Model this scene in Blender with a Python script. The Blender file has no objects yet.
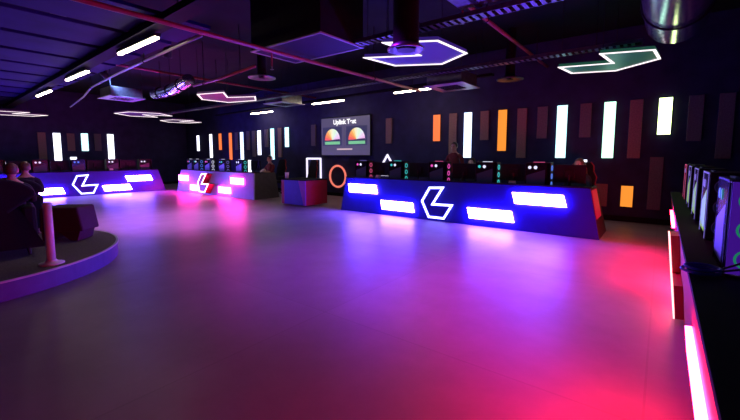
import bpy, bmesh, math, random
from mathutils import Vector, Matrix
random.seed(7)
PI = math.pi
scn = bpy.context.scene
COL = scn.collection

# ------------------------------------------------------------------ materials
def mk(name, color, rough=0.5, metal=0.0, noise=0.0, nscale=8.0, spec=0.5, bump=0.0):
    m = bpy.data.materials.new(name); m.use_nodes = True
    nt = m.node_tree; b = nt.nodes['Principled BSDF']
    b.inputs['Base Color'].default_value = (*color, 1)
    b.inputs['Roughness'].default_value = rough
    b.inputs['Metallic'].default_value = metal
    b.inputs['Specular IOR Level'].default_value = spec
    tc = nt.nodes.new('ShaderNodeTexCoord')
    n = nt.nodes.new('ShaderNodeTexNoise'); n.inputs['Scale'].default_value = nscale
    n.inputs['Detail'].default_value = 4
    nt.links.new(tc.outputs['Object'], n.inputs['Vector'])
    if noise > 0:
        r = nt.nodes.new('ShaderNodeValToRGB')
        r.color_ramp.elements[0].position = .3; r.color_ramp.elements[1].position = .7
        r.color_ramp.elements[0].color = (*[c*(1-noise) for c in color], 1)
        r.color_ramp.elements[1].color = (*[min(1, c*(1+noise)) for c in color], 1)
        nt.links.new(n.outputs['Fac'], r.inputs['Fac']); nt.links.new(r.outputs['Color'], b.inputs['Base Color'])
    if bump > 0:
        bn = nt.nodes.new('ShaderNodeBump'); bn.inputs['Strength'].default_value = bump
        nt.links.new(n.outputs['Fac'], bn.inputs['Height']); nt.links.new(bn.outputs['Normal'], b.inputs['Normal'])
    return m

def glow(name, color, strength, sample=True, base=(0.02, 0.02, 0.02)):
    m = bpy.data.materials.new(name); m.use_nodes = True
    b = m.node_tree.nodes['Principled BSDF']
    b.inputs['Base Color'].default_value = (*base, 1)
    b.inputs['Roughness'].default_value = .4
    b.inputs['Emission Color'].default_value = (*color, 1)
    b.inputs['Emission Strength'].default_value = strength
    if not sample:
        try: m.cycles.emission_sampling = 'NONE'
        except Exception: pass
    return m

def floor_mat():
    m = bpy.data.materials.new('polished_concrete'); m.use_nodes = True
    nt = m.node_tree; b = nt.nodes['Principled BSDF']; L = nt.links.new
    tc = nt.nodes.new('ShaderNodeTexCoord')
    n1 = nt.nodes.new('ShaderNodeTexNoise'); n1.inputs['Scale'].default_value = .9; n1.inputs['Detail'].default_value = 8
    n1.inputs['Roughness'].default_value = .65
    L(tc.outputs['Object'], n1.inputs['Vector'])
    r = nt.nodes.new('ShaderNodeValToRGB')
    r.color_ramp.elements[0].position = .3; r.color_ramp.elements[1].position = .72
    r.color_ramp.elements[0].color = (.27, .20, .235, 1); r.color_ramp.elements[1].color = (.38, .29, .335, 1)
    L(n1.outputs['Fac'], r.inputs['Fac'])
    br = nt.nodes.new('ShaderNodeTexBrick')
    br.inputs['Color1'].default_value = (1, 1, 1, 1); br.inputs['Color2'].default_value = (.93, .93, .93, 1)
    br.inputs['Mortar'].default_value = (.86, .86, .86, 1)
    br.inputs['Scale'].default_value = 1; br.inputs['Brick Width'].default_value = 2.4; br.inputs['Row Height'].default_value = 2.4
    br.inputs['Mortar Size'].default_value = .007; br.offset = 0
    L(tc.outputs['Object'], br.inputs['Vector'])
    mx = nt.nodes.new('ShaderNodeMix'); mx.data_type = 'RGBA'; mx.blend_type = 'MULTIPLY'
    mx.inputs[0].default_value = 1
    L(r.outputs['Color'], mx.inputs[6]); L(br.outputs['Color'], mx.inputs[7]); L(mx.outputs[2], b.inputs['Base Color'])
    n2 = nt.nodes.new('ShaderNodeTexNoise'); n2.inputs['Scale'].default_value = 2.2; n2.inputs['Detail'].default_value = 6
    L(tc.outputs['Object'], n2.inputs['Vector'])
    mr = nt.nodes.new('ShaderNodeMapRange'); mr.inputs['To Min'].default_value = .34; mr.inputs['To Max'].default_value = .52
    L(n2.outputs['Fac'], mr.inputs['Value']); L(mr.outputs['Result'], b.inputs['Roughness'])
    b.inputs['Specular IOR Level'].default_value = .4
    return m

M = {}
M['floor'] = floor_mat()
M['wall'] = mk('dark_wall_paint', (.028, .027, .09), .75, noise=.2, nscale=3, spec=.2)
M['deck'] = mk('black_painted_soffit', (.006, .006, .009), .8, noise=.3, nscale=2, spec=.15)
M['raft'] = mk('violet_ceiling_board', (.016, .005, .075), .7, noise=.25, nscale=1.5, spec=.08)
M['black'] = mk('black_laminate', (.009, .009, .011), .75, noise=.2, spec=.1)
M['blackmetal'] = mk('black_powder_coat', (.013, .013, .016), .5, metal=.1, spec=.3)
M['dusk'] = mk('charcoal_laminate', (.055, .05, .055), .6, noise=.2)
M['blue'] = mk('blue_laminate', (.010, .010, .42), .45, noise=.06)
M['lav'] = mk('lavender_laminate', (.36, .38, .75), .45, noise=.06)
M['violet'] = mk('violet_laminate', (.035, .016, .40), .45, noise=.06)
M['plum'] = mk('plum_laminate', (.34, .03, .22), .45, noise=.06)
M['red'] = mk('red_laminate', (.42, .015, .05), .45, noise=.06)
M['royal'] = mk('royal_blue_laminate', (.06, .04, .62), .5, noise=.06)
M['purple'] = mk('purple_laminate', (.34, .06, .62), .5, noise=.06)
M['fabric'] = mk('dim_wall_fabric', (.16, .14, .16), .9, noise=.2, nscale=40, bump=.2)
M['fabric_warm'] = mk('brown_wall_fabric', (.27, .18, .16), .9, noise=.2, nscale=40, bump=.2)
M['steel'] = mk('galvanised_steel', (.2, .2, .22), .35, metal=.9, noise=.2, nscale=14, bump=.15)
M['foil'] = mk('duct_foil', (.7, .7, .68), .2, metal=.95, noise=.2, nscale=18, bump=.15)
M['redpipe'] = mk('red_sprinkler_paint', (.26, .02, .045), .4, noise=.1)
M['conduit'] = mk('grey_conduit', (.34, .32, .36), .35, metal=.4)
M['white'] = mk('white_plastic', (.8, .78, .8), .4)
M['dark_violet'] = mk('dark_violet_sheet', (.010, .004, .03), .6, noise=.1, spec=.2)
M['purple_board'] = glow('purple_reflection_board', (.045, .02, .30), .45, False, (.03, .02, .1))  # weak emission stands in for purple room light reflected by the board
M['green_board'] = glow('green_reflection_board', (.008, .10, .06), .6, False, (.01, .05, .03))  # green reflection put into the board as emission
M['plum_board'] = glow('plum_reflection_board', (.07, .015, .10), .5, False, (.04, .02, .05))  # reflected plum tint, likewise given as emission
M['blackfab'] = mk('black_upholstery', (.006, .005, .008), .9, noise=.3, nscale=60, bump=.2)
M['maroon'] = mk('maroon_upholstery', (.06, .010, .035), .8, noise=.2, nscale=60, bump=.15)
M['redfab'] = mk('red_trim_fabric', (.35, .02, .04), .7)
M['carpet'] = mk('stage_carpet', (.16, .135, .13), .9, noise=.25, nscale=50, bump=.3)
M['stage_side'] = mk('violet_stage_fascia', (.09, .06, .27), .5, noise=.1)
M['trim_white'] = mk('pale_edge_trim', (.55, .53, .6), .4)
M['glass'] = mk('smoked_glass', (.01, .01, .012), .2, spec=.25)
M['screenback'] = mk('monitor_plastic', (.012, .012, .016), .6, spec=.2)
M['skin'] = mk('skin', (.62, .36, .28), .55)
M['hair'] = mk('dark_hair', (.03, .02, .018), .55, noise=.4, nscale=80, bump=.3)
M['hair_brown'] = mk('brown_hair', (.16, .09, .06), .5, noise=.4, nscale=80, bump=.3)
M['cloth_black'] = mk('black_cotton', (.015, .014, .018), .9, noise=.2, nscale=60)
M['cloth_red'] = mk('wine_cotton', (.16, .015, .025), .9, noise=.2, nscale=60)
M['cloth_pale'] = mk('pale_cotton', (.55, .5, .55), .9, noise=.1, nscale=60)
M['trouser'] = mk('dark_denim', (.02, .025, .05), .9, noise=.2, nscale=60)
M['eye'] = mk('dark_eye', (.02, .015, .015), .2)
M['lip'] = mk('lip', (.42, .17, .16), .5)
M['navy'] = mk('navy_card', (.02, .02, .06), .5)

M['strip_blue'] = glow('blue_white_tube', (.12, .058, 1.0), 155)
M['strip_violet'] = glow('violet_white_tube', (.17, .08, 1.0), 125)
M['strip_pink'] = glow('pink_white_tube', (1.0, .03, .45), 80)
M['strip_red'] = glow('red_white_tube', (1.0, .012, .05), 105)
M['neon_blue'] = glow('neon_ice', (.25, .25, 1.0), 9)
M['neon_pink'] = glow('neon_rose', (1.0, .55, .62), 4)
M['neon_red'] = glow('neon_warm', (1.0, .25, .25), 4.5)
M['end_red'] = glow('red_end_lamp', (1.0, .012, .06), .45)
M['wall_white'] = glow('bar_ice_white', (.80, .82, 1.0), 2.6)
M['wall_blue'] = glow('bar_blue_white', (.55, .68, 1.0), 2.6)
M['wall_cyan'] = glow('bar_cyan', (.50, .92, 1.0), 2.2)
M['wall_green'] = glow('bar_green_white', (.50, 1.0, .75), 2.2)
M['wall_lime'] = glow('bar_lime_white', (.75, 1.0, .40), 4.5)
M['wall_orange'] = glow('bar_orange', (1.0, .20, .05), 1.1)
M['wall_amber'] = glow('bar_amber', (1.0, .29, .03), 1.1)
M['tube'] = glow('warm_tube', (1.0, .84, .62), 28)
M['pend_white'] = glow('pendant_led', (1.0, .86, .9), 1.5)
M['neon_sq'] = glow('neon_square', (.85, .78, 1.0), 1.3)
M['neon_ring'] = glow('neon_coral', (1.0, .22, .16), .9)
M['led_white'] = glow('led_white', (.75, .75, 1.0), 1.1, False)
M['led_magenta'] = glow('led_magenta', (1.0, .10, .6), .8, False)
M['led_pink'] = glow('led_pink', (1.0, .12, .35), .6, False)
M['led_teal'] = glow('led_teal', (.06, .75, .75), .7, False)
M['led_blue'] = glow('led_blue', (.10, .25, 1.0), .8, False)
M['led_green'] = glow('led_green', (.02, .4, .2), .45, False)
M['led_violet'] = glow('led_violet', (.30, .22, .9), .55, False)
M['glow_violet'] = glow('case_glow_violet', (.08, .01, .42), .5, False)
M['glow_lime'] = glow('glass_lime_reflection', (.28, .5, .08), .8, False)  # lime light bar's reflection on tower glass, painted as emission
M['glow_indigo'] = glow('case_glow_indigo', (.10, .06, .75), .35, False)
M['glow_dim'] = glow('case_glow_dim', (.02, .02, .10), .12, False)
M['screen_glow'] = glow('monitor_picture', (.45, .5, .9), 1.6)
M['screen_bg'] = glow('screen_slate', (.085, .07, .145), 1.0, False)
M['screen_card'] = glow('screen_card', (.03, .03, .09), 1.0, False)

# ------------------------------------------------------------------ mesh collector
class MB:
    def __init__(s): s.v = []; s.f = []; s.mi = []
    def add(s, v, f, mi=0):
        b = len(s.v); s.v += [tuple(p) for p in v]
        s.f += [tuple(b+i for i in q) for q in f]; s.mi += [mi]*len(f); return s
    def hexa(s, p, mi=0):          # p: bottom 4 ccw, top 4 ccw
        return s.add(p, [(3, 2, 1, 0), (4, 5, 6, 7), (0, 1, 5, 4), (1, 2, 6, 5), (2, 3, 7, 6), (3, 0, 4, 7)], mi)
    def box(s, c, d, mi=0):
        x, y, z = c; a, b, e = d[0]/2, d[1]/2, d[2]/2
        return s.hexa([(x-a, y-b, z-e), (x+a, y-b, z-e), (x+a, y+b, z-e), (x-a, y+b, z-e),
                       (x-a, y-b, z+e), (x+a, y-b, z+e), (x+a, y+b, z+e), (x-a, y+b, z+e)], mi)
    def span(s, a, b, mi=0):
        return s.box([(a[i]+b[i])/2 for i in range(3)], [abs(b[i]-a[i]) for i in range(3)], mi)
    def prism(s, poly, off, mi=0):  # poly: 3d points, off: extrusion vector
        n = len(poly); off = Vector(off)
        v = [Vector(p) for p in poly]; v2 = [p+off for p in v]
        f = [tuple(range(n-1, -1, -1)), tuple(range(n, 2*n))]
        f += [(i, (i+1) % n, n+(i+1) % n, n+i) for i in range(n)]
        return s.add(v+v2, f, mi)
    def ring(s, outer, inner, off, mi=0):
        n = len(outer); off = Vector(off)
        o = [Vector(p) for p in outer]; i_ = [Vector(p) for p in inner]
        v = o+i_+[p+off for p in o]+[p+off for p in i_]
        f = []
        for k in range(n):
            j = (k+1) % n
            f += [(k, j, n+j, n+k), (2*n+k, 3*n+k, 3*n+j, 2*n+j), (k, 2*n+k, 2*n+j, j), (n+k, n+j, 3*n+j, 3*n+k)]
        return s.add(v, f, mi)
    def tube(s, pts, r, n=10, mi=0, cap=True):
        pts = [Vector(p) for p in pts]; rs = r if isinstance(r, (list, tuple)) else [r]*len(pts)
        up = Vector((0, 0, 1)); rings = []; v = []
        t0 = (pts[1]-pts[0]).normalized()
        if abs(t0.dot(up)) > .95: up = Vector((1, 0, 0))
        for i, p in enumerate(pts):
            t = (pts[min(i+1, len(pts)-1)]-pts[max(i-1, 0)]).normalized()
            a = up-t*up.dot(t); a.normalize(); b = t.cross(a); up = a
            v += [p+(a*math.cos(2*PI*k/n)+b*math.sin(2*PI*k/n))*rs[i] for k in range(n)]
        f = []
        for i in range(len(pts)-1):
            for k in range(n):
                f.append((i*n+k, i*n+(k+1) % n, (i+1)*n+(k+1) % n, (i+1)*n+k))
        if cap: f += [tuple(range(n-1, -1, -1)), tuple(range((len(pts)-1)*n, len(pts)*n))]
        return s.add(v, f, mi)
    def torus(s, c, R, r, axis='y', n=40, m=8, sx=1., mi=0):
        v = []; f = []
        for i in range(n):
            a = 2*PI*i/n
            for j in range(m):
                b = 2*PI*j/m; q = R+r*math.cos(b); h = r*math.sin(b)
                p = (q*math.cos(a)*sx, q*math.sin(a), h)
                if axis == 'y': p = (p[0], p[2], p[1])
                if axis == 'x': p = (p[2], p[0], p[1])
                v.append((c[0]+p[0], c[1]+p[1], c[2]+p[2]))
        for i in range(n):
            for j in range(m):
                f.append((i*m+j, ((i+1) % n)*m+j, ((i+1) % n)*m+(j+1) % m, i*m+(j+1) % m))
        return s.add(v, f, mi)
    def lathe(s, c, prof, n=24, mi=0, arc=(0, 2*PI)):  # prof (r,z), around z
        v = []; f = []; full = abs(arc[1]-arc[0]-2*PI) < 1e-6
        k = n if full else n+1
        for r, z in prof:
            for i in range(k):
                a = arc[0]+(arc[1]-arc[0])*i/n
                v.append((c[0]+r*math.cos(a), c[1]+r*math.sin(a), c[2]+z))
        for j in range(len(prof)-1):
            for i in range(n):
                i2 = (i+1) % k
                f.append((j*k+i, j*k+i2, (j+1)*k+i2, (j+1)*k+i))
        return s.add(v, f, mi)
    def ell(s, c, r, n=16, m=10, mi=0):
        v = [(c[0], c[1], c[2]-r[2])]; f = []
        for j in range(1, m):
            b = -PI/2+PI*j/m
            for i in range(n):
                a = 2*PI*i/n
                v.append((c[0]+r[0]*math.cos(a)*math.cos(b), c[1]+r[1]*math.sin(a)*math.cos(b), c[2]+r[2]*math.sin(b)))
        v.append((c[0], c[1], c[2]+r[2])); t = len(v)-1
        for i in range(n): f.append((0, 1+(i+1) % n, 1+i))
        for j in range(m-2):
            for i in range(n):
                f.append((1+j*n+i, 1+j*n+(i+1) % n, 1+(j+1)*n+(i+1) % n, 1+(j+1)*n+i))
        for i in range(n): f.append((1+(m-2)*n+i, 1+(m-2)*n+(i+1) % n, t))
        return s.add(v, f, mi)
    def build(s, name, mats, parent=None, loc=None, rotz=0, bevel=0, smooth=False):
        me = bpy.data.meshes.new(name); me.from_pydata(s.v, [], s.f)
        if not isinstance(mats, (list, tuple)): mats = [mats]
        for m in mats: me.materials.append(M[m] if isinstance(m, str) else m)
        me.polygons.foreach_set('material_index', s.mi)
        bm = bmesh.new(); bm.from_mesh(me); bmesh.ops.recalc_face_normals(bm, faces=bm.faces); bm.to_mesh(me); bm.free()
        if smooth:
            me.polygons.foreach_set('use_smooth', [True]*len(me.polygons))
        o = bpy.data.objects.new(name, me); COL.objects.link(o)
        if parent: o.parent = parent
        if loc: o.location = loc
        o.rotation_euler = (0, 0, rotz)
        if bevel:
            b = o.modifiers.new('edge', 'BEVEL'); b.width = bevel; b.segments = 2; b.limit_method = 'ANGLE'
        return o

def tag(o, label=None, cat=None, group=None, kind=None):
    if label: o['label'] = label
    if cat: o['category'] = cat
    if group: o['group'] = group
    if kind: o['kind'] = kind
    return o
def empty(name, label, cat, loc=(0, 0, 0), rotz=0, group=None):
    o = bpy.data.objects.new(name, None); COL.objects.link(o)
    o.location = loc; o.rotation_euler = (0, 0, rotz); o.empty_display_size = .1
    return tag(o, label, cat, group)
def copy_tree(o, parent=None):
    c = o.copy(); COL.objects.link(c)
    if parent: c.parent = parent
    for ch in list(o.children): copy_tree(ch, c)
    return c
def recolor(root, table):          # per-object material slots: {part name stem: [materials]}
    for ch in root.children_recursive:
        st = ch.name.split('.')[0]
        if st in table:
            for i, m in enumerate(table[st]):
                ch.material_slots[i].link = 'OBJECT'; ch.material_slots[i].material = M[m]
def struct(o): o['kind'] = 'structure'; return o

# ------------------------------------------------------------------ room shell
XL, XR, YB, YF, ZC = -20.3, 3.4, 9.97, -4.6, 4.2
struct(MB().span((XL-.2, YF-.2, -.12), (XR+.2, YB+.2, 0)).build('floor', 'floor'))
struct(MB().span((XL-.2, YF-.2, ZC), (XR+.2, YB+.2, ZC+.15)).build('ceiling', 'deck'))
struct(MB().span((XL-.2, YB, 0), (XR+.2, YB+.2, ZC)).build('wall_back', 'wall'))
struct(MB().span((XL-.2, YF, 0), (XL, YB, ZC)).build('wall_left', 'wall'))
struct(MB().span((XR, YF, 0), (XR+.2, YB, ZC)).build('wall_right', 'wall'))
struct(MB().span((XL-.2, YF-.2, 0), (XR+.2, YF, ZC)).build('wall_front', 'wall'))
struct(MB().span((XL+.01, YB-.02, 0), (XR, YB, .12)).build('baseboard_back', 'black'))
struct(MB().span((XL, YF, 0), (XL+.02, YB-.02, .12)).build('baseboard_left', 'black'))
# suspended ceiling boards on the left half
m = MB()
x = -20.0
while x < -5.6:
    m.span((x, YF+.3, 3.42), (x+1.12, 3.25, 3.47)); x += 1.32
struct(m.build('ceiling_board', 'raft'))
m = MB()
for y in (-2.5, -.4, 1.7): m.span((-20, y-.06, 3.47), (-5.4, y+.06, 3.56))
struct(m.build('ceiling_carrier_beam', 'blackmetal'))

# ------------------------------------------------------------------ wall panels and light bars on the back wall
def wall_bar(x, z0, z1, mat, label, group, w=.23, left=False):
    lit = mat.startswith('wall_')
    name = 'mounted_light_bar' if lit else 'mounted_fabric_panel'
    d = .05 if lit else .04
    o = empty(name, label, 'light bar' if lit else 'acoustic panel',
              (XL, x, z0) if left else (x, YB, z0), PI/2 if left else 0, group)
    h = z1-z0
    if lit:
        MB().box((0, -.015, h/2), (w, .03, h)).build('housing', 'blackmetal', o)
        MB().box((0, -.04, h/2), (w-.012, .02, h-.012)).build('diffuser', mat, o)
    else:
        MB().box((0, -.006, h/2), (w-.03, .012, h-.03)).build('backing', 'black', o)
        MB().box((0, -.031, h/2), (w, .038, h)).build('fabric_face', mat, o, bevel=.006)
    return o
T, B, S = 2.65, 1.40, 1.87
GL, GD = 'glowing light bars on the back wall', 'dim fabric panels on the back wall'
bars = [
 (-.01, 1.89, T, 'wall_lime', 'short lime-white light bar high on back wall, nearest the side counter', GL),
 (.47, 1.75, T, 'fabric', 'dim panel on back wall just past the lime-white light bar', GD),
 (.92, B, T, 'fabric', 'tall dim panel on back wall, last one beyond the side counter', GD),
 (-.50, B, T, 'fabric_warm', 'tall brown panel between the green-white and lime-white light bars', GD),
 (-.98, B, T, 'wall_green', 'tall green-white light bar on back wall, between two brown panels', GL),
 (-1.45, 1.88, T, 'fabric', 'short dim panel between the cyan-white and green-white light bars', GD),
 (-1.94, B, T, 'wall_cyan', 'tall cyan-white light bar above the red-lit end of the blue desk', GL),
 (-2.38, 1.88, T, 'fabric', 'short dim panel just before the cyan-white light bar above blue desk', GD),
 (-2.86, B, T, 'fabric_warm', 'tall brown panel just past the amber light bar above blue desk', GD),
 (-3.35, 1.58, T, 'wall_amber', 'medium-length amber light bar on back wall above the blue desk', GL),
 (-3.83, 1.88, T, 'fabric_warm', 'short brown panel between the blue-white and amber light bars', GD),
 (-4.30, B, T, 'wall_blue', 'tall blue-white light bar above the middle of the blue desk', GL),
 (-4.75, B, T, 'fabric_warm', 'tall brown panel between the short orange and tall blue-white light bars', GD),
 (-5.26, 1.88, T, 'wall_orange', 'short orange light bar on back wall above the blue desk', GL),
 (-6.97, 1.85, T, 'fabric_warm', 'short brown panel alone beside the big screen, above neon chevron', GD),
 (-10.44, 1.83, T-.03, 'fabric', 'short dim panel alone on wall above the neon square', GD),
 (-11.97, 1.81, T-.05, 'wall_cyan', 'short cyan-white light bar, last of the row before the neon square', GL),
 (-12.42, B, T-.05, 'fabric_warm', 'tall brown panel between cyan-white bars behind the person with crossed arms', GD),
 (-12.90, 1.30, T-.06, 'wall_cyan', 'tall cyan-white light bar behind the person with crossed arms', GL),
 (-13.30, 1.83, T-.08, 'fabric', 'short dim panel beside the tall cyan bar behind the lavender desk', GD),
 (-13.80, 1.49, T-.1, 'wall_white', 'medium white light bar behind the lavender desk, second white from its kiosk end', GL),
 (-14.20, 1.42, T-.1, 'fabric', 'tall dim panel just past the medium white bar behind lavender desk', GD),
 (-14.62, 1.72, T-.1, 'fabric', 'short dim panel above the low white bar behind lavender desk', GD),
 (-15.10, 1.28, T-.12, 'wall_blue', 'tall blue-white light bar behind the middle of the lavender desk', GL),
 (-15.53, 1.73, T-.12, 'fabric', 'short dim panel between blue-white and tall orange bars, lavender desk', GD),
 (-16.02, 1.27, T-.12, 'wall_orange', 'tall orange light bar on wall behind the lavender desk', GL),
 (-16.90, 1.74, T-.12, 'wall_orange', 'short orange light bar on wall behind the lavender desk', GL),
 (-17.75, 1.36, T-.12, 'wall_white', 'white light bar on back wall, second from the room corner', GL),
 (-19.0, 1.71, T-.14, 'wall_white', 'short white light bar on back wall nearest the room corner', GL),
 (-1.48, .55, 1.37, 'wall_white', 'low white light bar behind the long-haired person at the blue desk', GL),
 (-.57, .33, .80, 'wall_amber', 'small low amber light bar on wall beside the blue desk end', GL),
 (-1.05, .31, .82, 'fabric_warm', 'small low reddish panel beside the small amber bar', GD),
 (-.09, .31, 1.43, 'fabric', 'tall low dim panel just past the small amber bar', GD),
 (-14.56, .69, 1.27, 'wall_white', 'low white light bar behind the lavender desk computers', GL),
]
for b in bars: wall_bar(*b)
GL2, GD2 = 'glowing light bars on the side wall', 'dim fabric panels on the side wall'
for y, z0, z1, mt, lb in [
 (3.97, 1.2, 2.42, 'fabric_warm', 'tall brown panel on side wall, first before the white light bar'),
 (4.46, 1.16, 2.42, 'wall_white', 'tall white light bar on side wall, nearest the round stage'),
 (4.94, 1.67, 2.42, 'fabric_warm', 'short brown panel on side wall between white and cyan bars'),
 (5.43, 1.67, 2.45, 'wall_cyan', 'short cyan light bar on the side wall'),
 (5.92, 1.68, 2.45, 'fabric', 'short dim panel on side wall just past the cyan bar'),
 (6.42, 1.19, 2.46, 'wall_white', 'tall white light bar on side wall, past the cyan bar')]:
    wall_bar(y, z0, z1, mt, lb, GL2 if mt.startswith('wall_') else GD2, .26, True)
wall_bar(4.98, .55, 1.41, 'wall_white', 'low white light bar on side wall behind the violet desk', GL2, .24, True)

# ------------------------------------------------------------------ emblem geometry: a hexagon with one wedge cut out
EMB = [(-.17, .74), (.21, .76), (0, .38), (.47, .39), (.29, .05), (-.11, .05), (-.34, .41)]
def inset(poly, d):
    n = len(poly); A = sum(poly[i][0]*poly[(i+1) % n][1]-poly[(i+1) % n][0]*poly[i][1] for i in range(n))
    sg = 1 if A > 0 else -1; out = []
    for i in range(n):
        p, q, r = Vector(poly[i-1]), Vector(poly[i]), Vector(poly[(i+1) % n])
        e1 = (q-p).normalized(); e2 = (r-q).normalized()
        n1 = Vector((-e1.y, e1.x))*sg; n2 = Vector((-e2.y, e2.x))*sg
        b = n1+n2; k = d/max(.25, (1+n1.dot(n2)))
        out.append(tuple(q+b*k))
    return out

# ------------------------------------------------------------------ long gaming desks
def desk(name, label, loc, rotz, x0, x1, strips, emb, mats, s=.2, zt=.87, inx=.2, depth=1.05, emb_depth=.1, ends='dusk', redstrip=False, sw=.92, sh=.107, ledge=.2, inl=.04):
    front, stripm, neon, embbody = mats
    o = empty(name, label, 'gaming desk', loc, rotz, 'long gaming desks')
    P = lambda x, z, d=0: Vector((x, s*z, z))+Vector((0, -1, s)).normalized()*d
    th = -.04
    # front panel (trapezium, leaning)
    q = [P(x0, 0), P(x1, 0), P(x1-inx, zt), P(x0+inl, zt)]
    off = Vector((0, .04, 0))
    MB().prism(q, off).build('front_panel', front, o)
    # plinth line and top ledge
    MB().hexa([P(x0+inl, zt)+Vector((0, -.01, 0)), P(x1-inx, zt)+Vector((0, -.01, 0)), P(x1-inx, zt)+Vector((0, ledge, 0)), P(x0+inl, zt)+Vector((0, ledge, 0)),
               P(x0+inl, zt)+Vector((0, -.01, .025)), P(x1-inx, zt)+Vector((0, -.01, .025)), P(x1-inx, zt)+Vector((0, ledge, .025)), P(x0+inl, zt)+Vector((0, ledge, .025))]).build('ledge', 'black', o)
    for sg, xe in ((-1, x0), (1, x1)):
        y0, y1 = .041, depth
        a = [Vector((xe, y0, 0)), Vector((xe, y1, 0)), Vector((xe-sg*(inl if sg < 0 else inx), y1, zt)), Vector((xe-sg*(inl if sg < 0 else inx), y0+s*zt, zt))]
        e = MB().prism(a, (-sg*.04, 0, 0)).build('end_panel', ends, o)
    if redstrip:
        a = []
        for y, z in ((.06, .34), (.62, .34), (.62, .83), (.06, .83)):
            f = z/zt; a.append(Vector((x1-inx*f+.004, y+s*z, z)))
        MB().prism(a, (.015, 0, .003)).build('end_lamp', 'end_red', o)
    MB().span((x0+inl+.05, s*zt+.06, .74), (x1-inx-.05, depth, .78)).build('worktop', 'black', o, bevel=.004)
    MB().span((x0+.25, depth-.3, 0), (x1-.25, depth-.27, .739)).build('modesty_board', 'black', o)
    for xc, zc in strips:
        h = sh; w = sw/2; k = .035
        q = [P(xc-w+k, zc-h, .003), P(xc+w+k, zc-h, .003), P(xc+w-k, zc+h, .003), P(xc-w-k, zc+h, .003)]
        MB().prism(q, Vector((0, -1, s)).normalized()*.03).build('light_strip', stripm, o)
    if emb is not None:
        pts = [(emb+x, z) for x, z in EMB]
        b = MB().prism([P(x, z, .002) for x, z in pts], Vector((0, -1, s)).normalized()*emb_depth).build('emblem', embbody, o)
        inn = inset(pts, .045)
        MB().ring([P(x, z, emb_depth+.004) for x, z in pts], [P(x, z, emb_depth+.004) for x, z in inn], Vector((0, -1, s)).normalized()*.012).build('neon_outline', neon, b)
    return o

main = desk('gaming_desk', 'long blue desk with white neon emblem and red-lit end', (-4.0, 7.45, 0), 0, -2.8, 3.22,
     [(-2.13, .6), (-1.0, .24), (1.28, .25), (2.18, .62)], 0, ('blue', 'strip_blue', 'neon_blue', 'blue'), redstrip=True, emb_depth=.03, ends='dusk')
mid = desk('gaming_desk', 'long lavender desk with protruding dark red emblem', (-13.5, 7.35, 0), 0, -2.45, 2.9,
     [(-2.05, .55), (-.98, .2), (1.1, .22), (1.8, .57)], -.12, ('lav', 'strip_pink', 'neon_pink', 'red'), emb_depth=.22, sw=.78)
left = desk('gaming_desk', 'long violet desk with white neon emblem along the side wall', (-16.7, 4.35, 0), PI/2, -2.95, 2.87,
     [(-1.95, .56), (-1.05, .22), (1.08, .22), (1.9, .55)], 0, ('violet', 'strip_violet', 'neon_blue', 'violet'), emb_depth=.03, ends='plum')
right = desk('gaming_desk', 'side counter with protruding red emblem running towards the viewer', (.235, 4.05, 0), -PI/2, -4.15, 3.25,
     [(-2.5, .6), (-1.4, .24), (2.02, .5)], -.33, ('red', 'strip_red', 'neon_red', 'red'), s=-.1, zt=.82, inx=.02, depth=1.0, emb_depth=.06, sw=.95, sh=.055, ledge=.12, inl=.02)

# ------------------------------------------------------------------ computers
def make_tower():
    o = empty('computer_tower', 'tower', 'computer')
    L, W, H = .48, .22, .54
    m = MB()
    m.span((-L/2, -W/2+.006, .015), (L/2, W/2, .03)); m.span((-L/2, -W/2+.006, H-.018), (L/2, W/2, H))
    m.span((-L/2, W/2-.012, .03), (L/2, W/2, H-.018)); m.span((-L/2, -W/2+.006, .03), (-L/2+.012, W/2-.012, H-.018))
    m.span((L/2-.012, -W/2+.006, .03), (L/2, W/2-.012, H-.018))
    m.span((-L/2+.012, -.02, .03), (L/2-.012, -.01, H-.018))
    m.build('case', 'blackmetal', o, bevel=.004)
    g = MB().span((-L/2+.004, -W/2, .02), (L/2-.075, -W/2+.0055, H-.02)).build('glass_side', 'glass', o)
    MB().prism([(-L/2+.03, -W/2-.002, .06), (L/2-.1, -W/2-.002, .06), (L/2-.1, -W/2-.002, .40), (-L/2+.03, -W/2-.002, .28)], (0, .0015, 0)).build('lit_interior', 'glow_dim', g)  # glowing patch laid on the pane; the lime version paints a reflection
    MB().lathe((0, 0, 0), [(0.001, .004), (.032, .004), (.032, 0)], 20).build('cooler_light', 'led_magenta', o, (-L/2+.09, -W/2-.001, .44)).rotation_euler = (PI/2, 0, 0)
    MB().lathe((0, 0, 0), [(0.001, .004), (.034, .004), (.034, 0)], 20).build('graphics_light', 'led_white', o, (-L/2+.20, -W/2-.001, .44)).rotation_euler = (PI/2, 0, 0)
    for k in range(3):
        m = MB(); z = .11+.16*k
        m.torus((0, 0, 0), .048, .009, 'x', 24, 6); f = m.build('front_fan', 'led_pink', o, (L/2+.004, -.02, z))
    MB().span((-.09, -W/2+.03, H+.001), (.12, -W/2+.05, H+.012)).build('top_light', 'led_white', o)
    for sx in (-1, 1):
        for sy in (-1, 1): MB().span((sx*.2-.02, sy*.08-.015, 0), (sx*.2+.02, sy*.08+.015, .015)).build('foot', 'black', o)
    m = MB(); y = -W/2-.004
    m.span((-L/2, y, .015), (-L/2+.012, y+.004, H)); m.span((L/2-.012, y, .015), (L/2, y+.004, H)); m.span((-L/2, y, H-.012), (L/2, y+.004, H))
    m.build('trim_frame', 'blackmetal', o)
    return o
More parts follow.
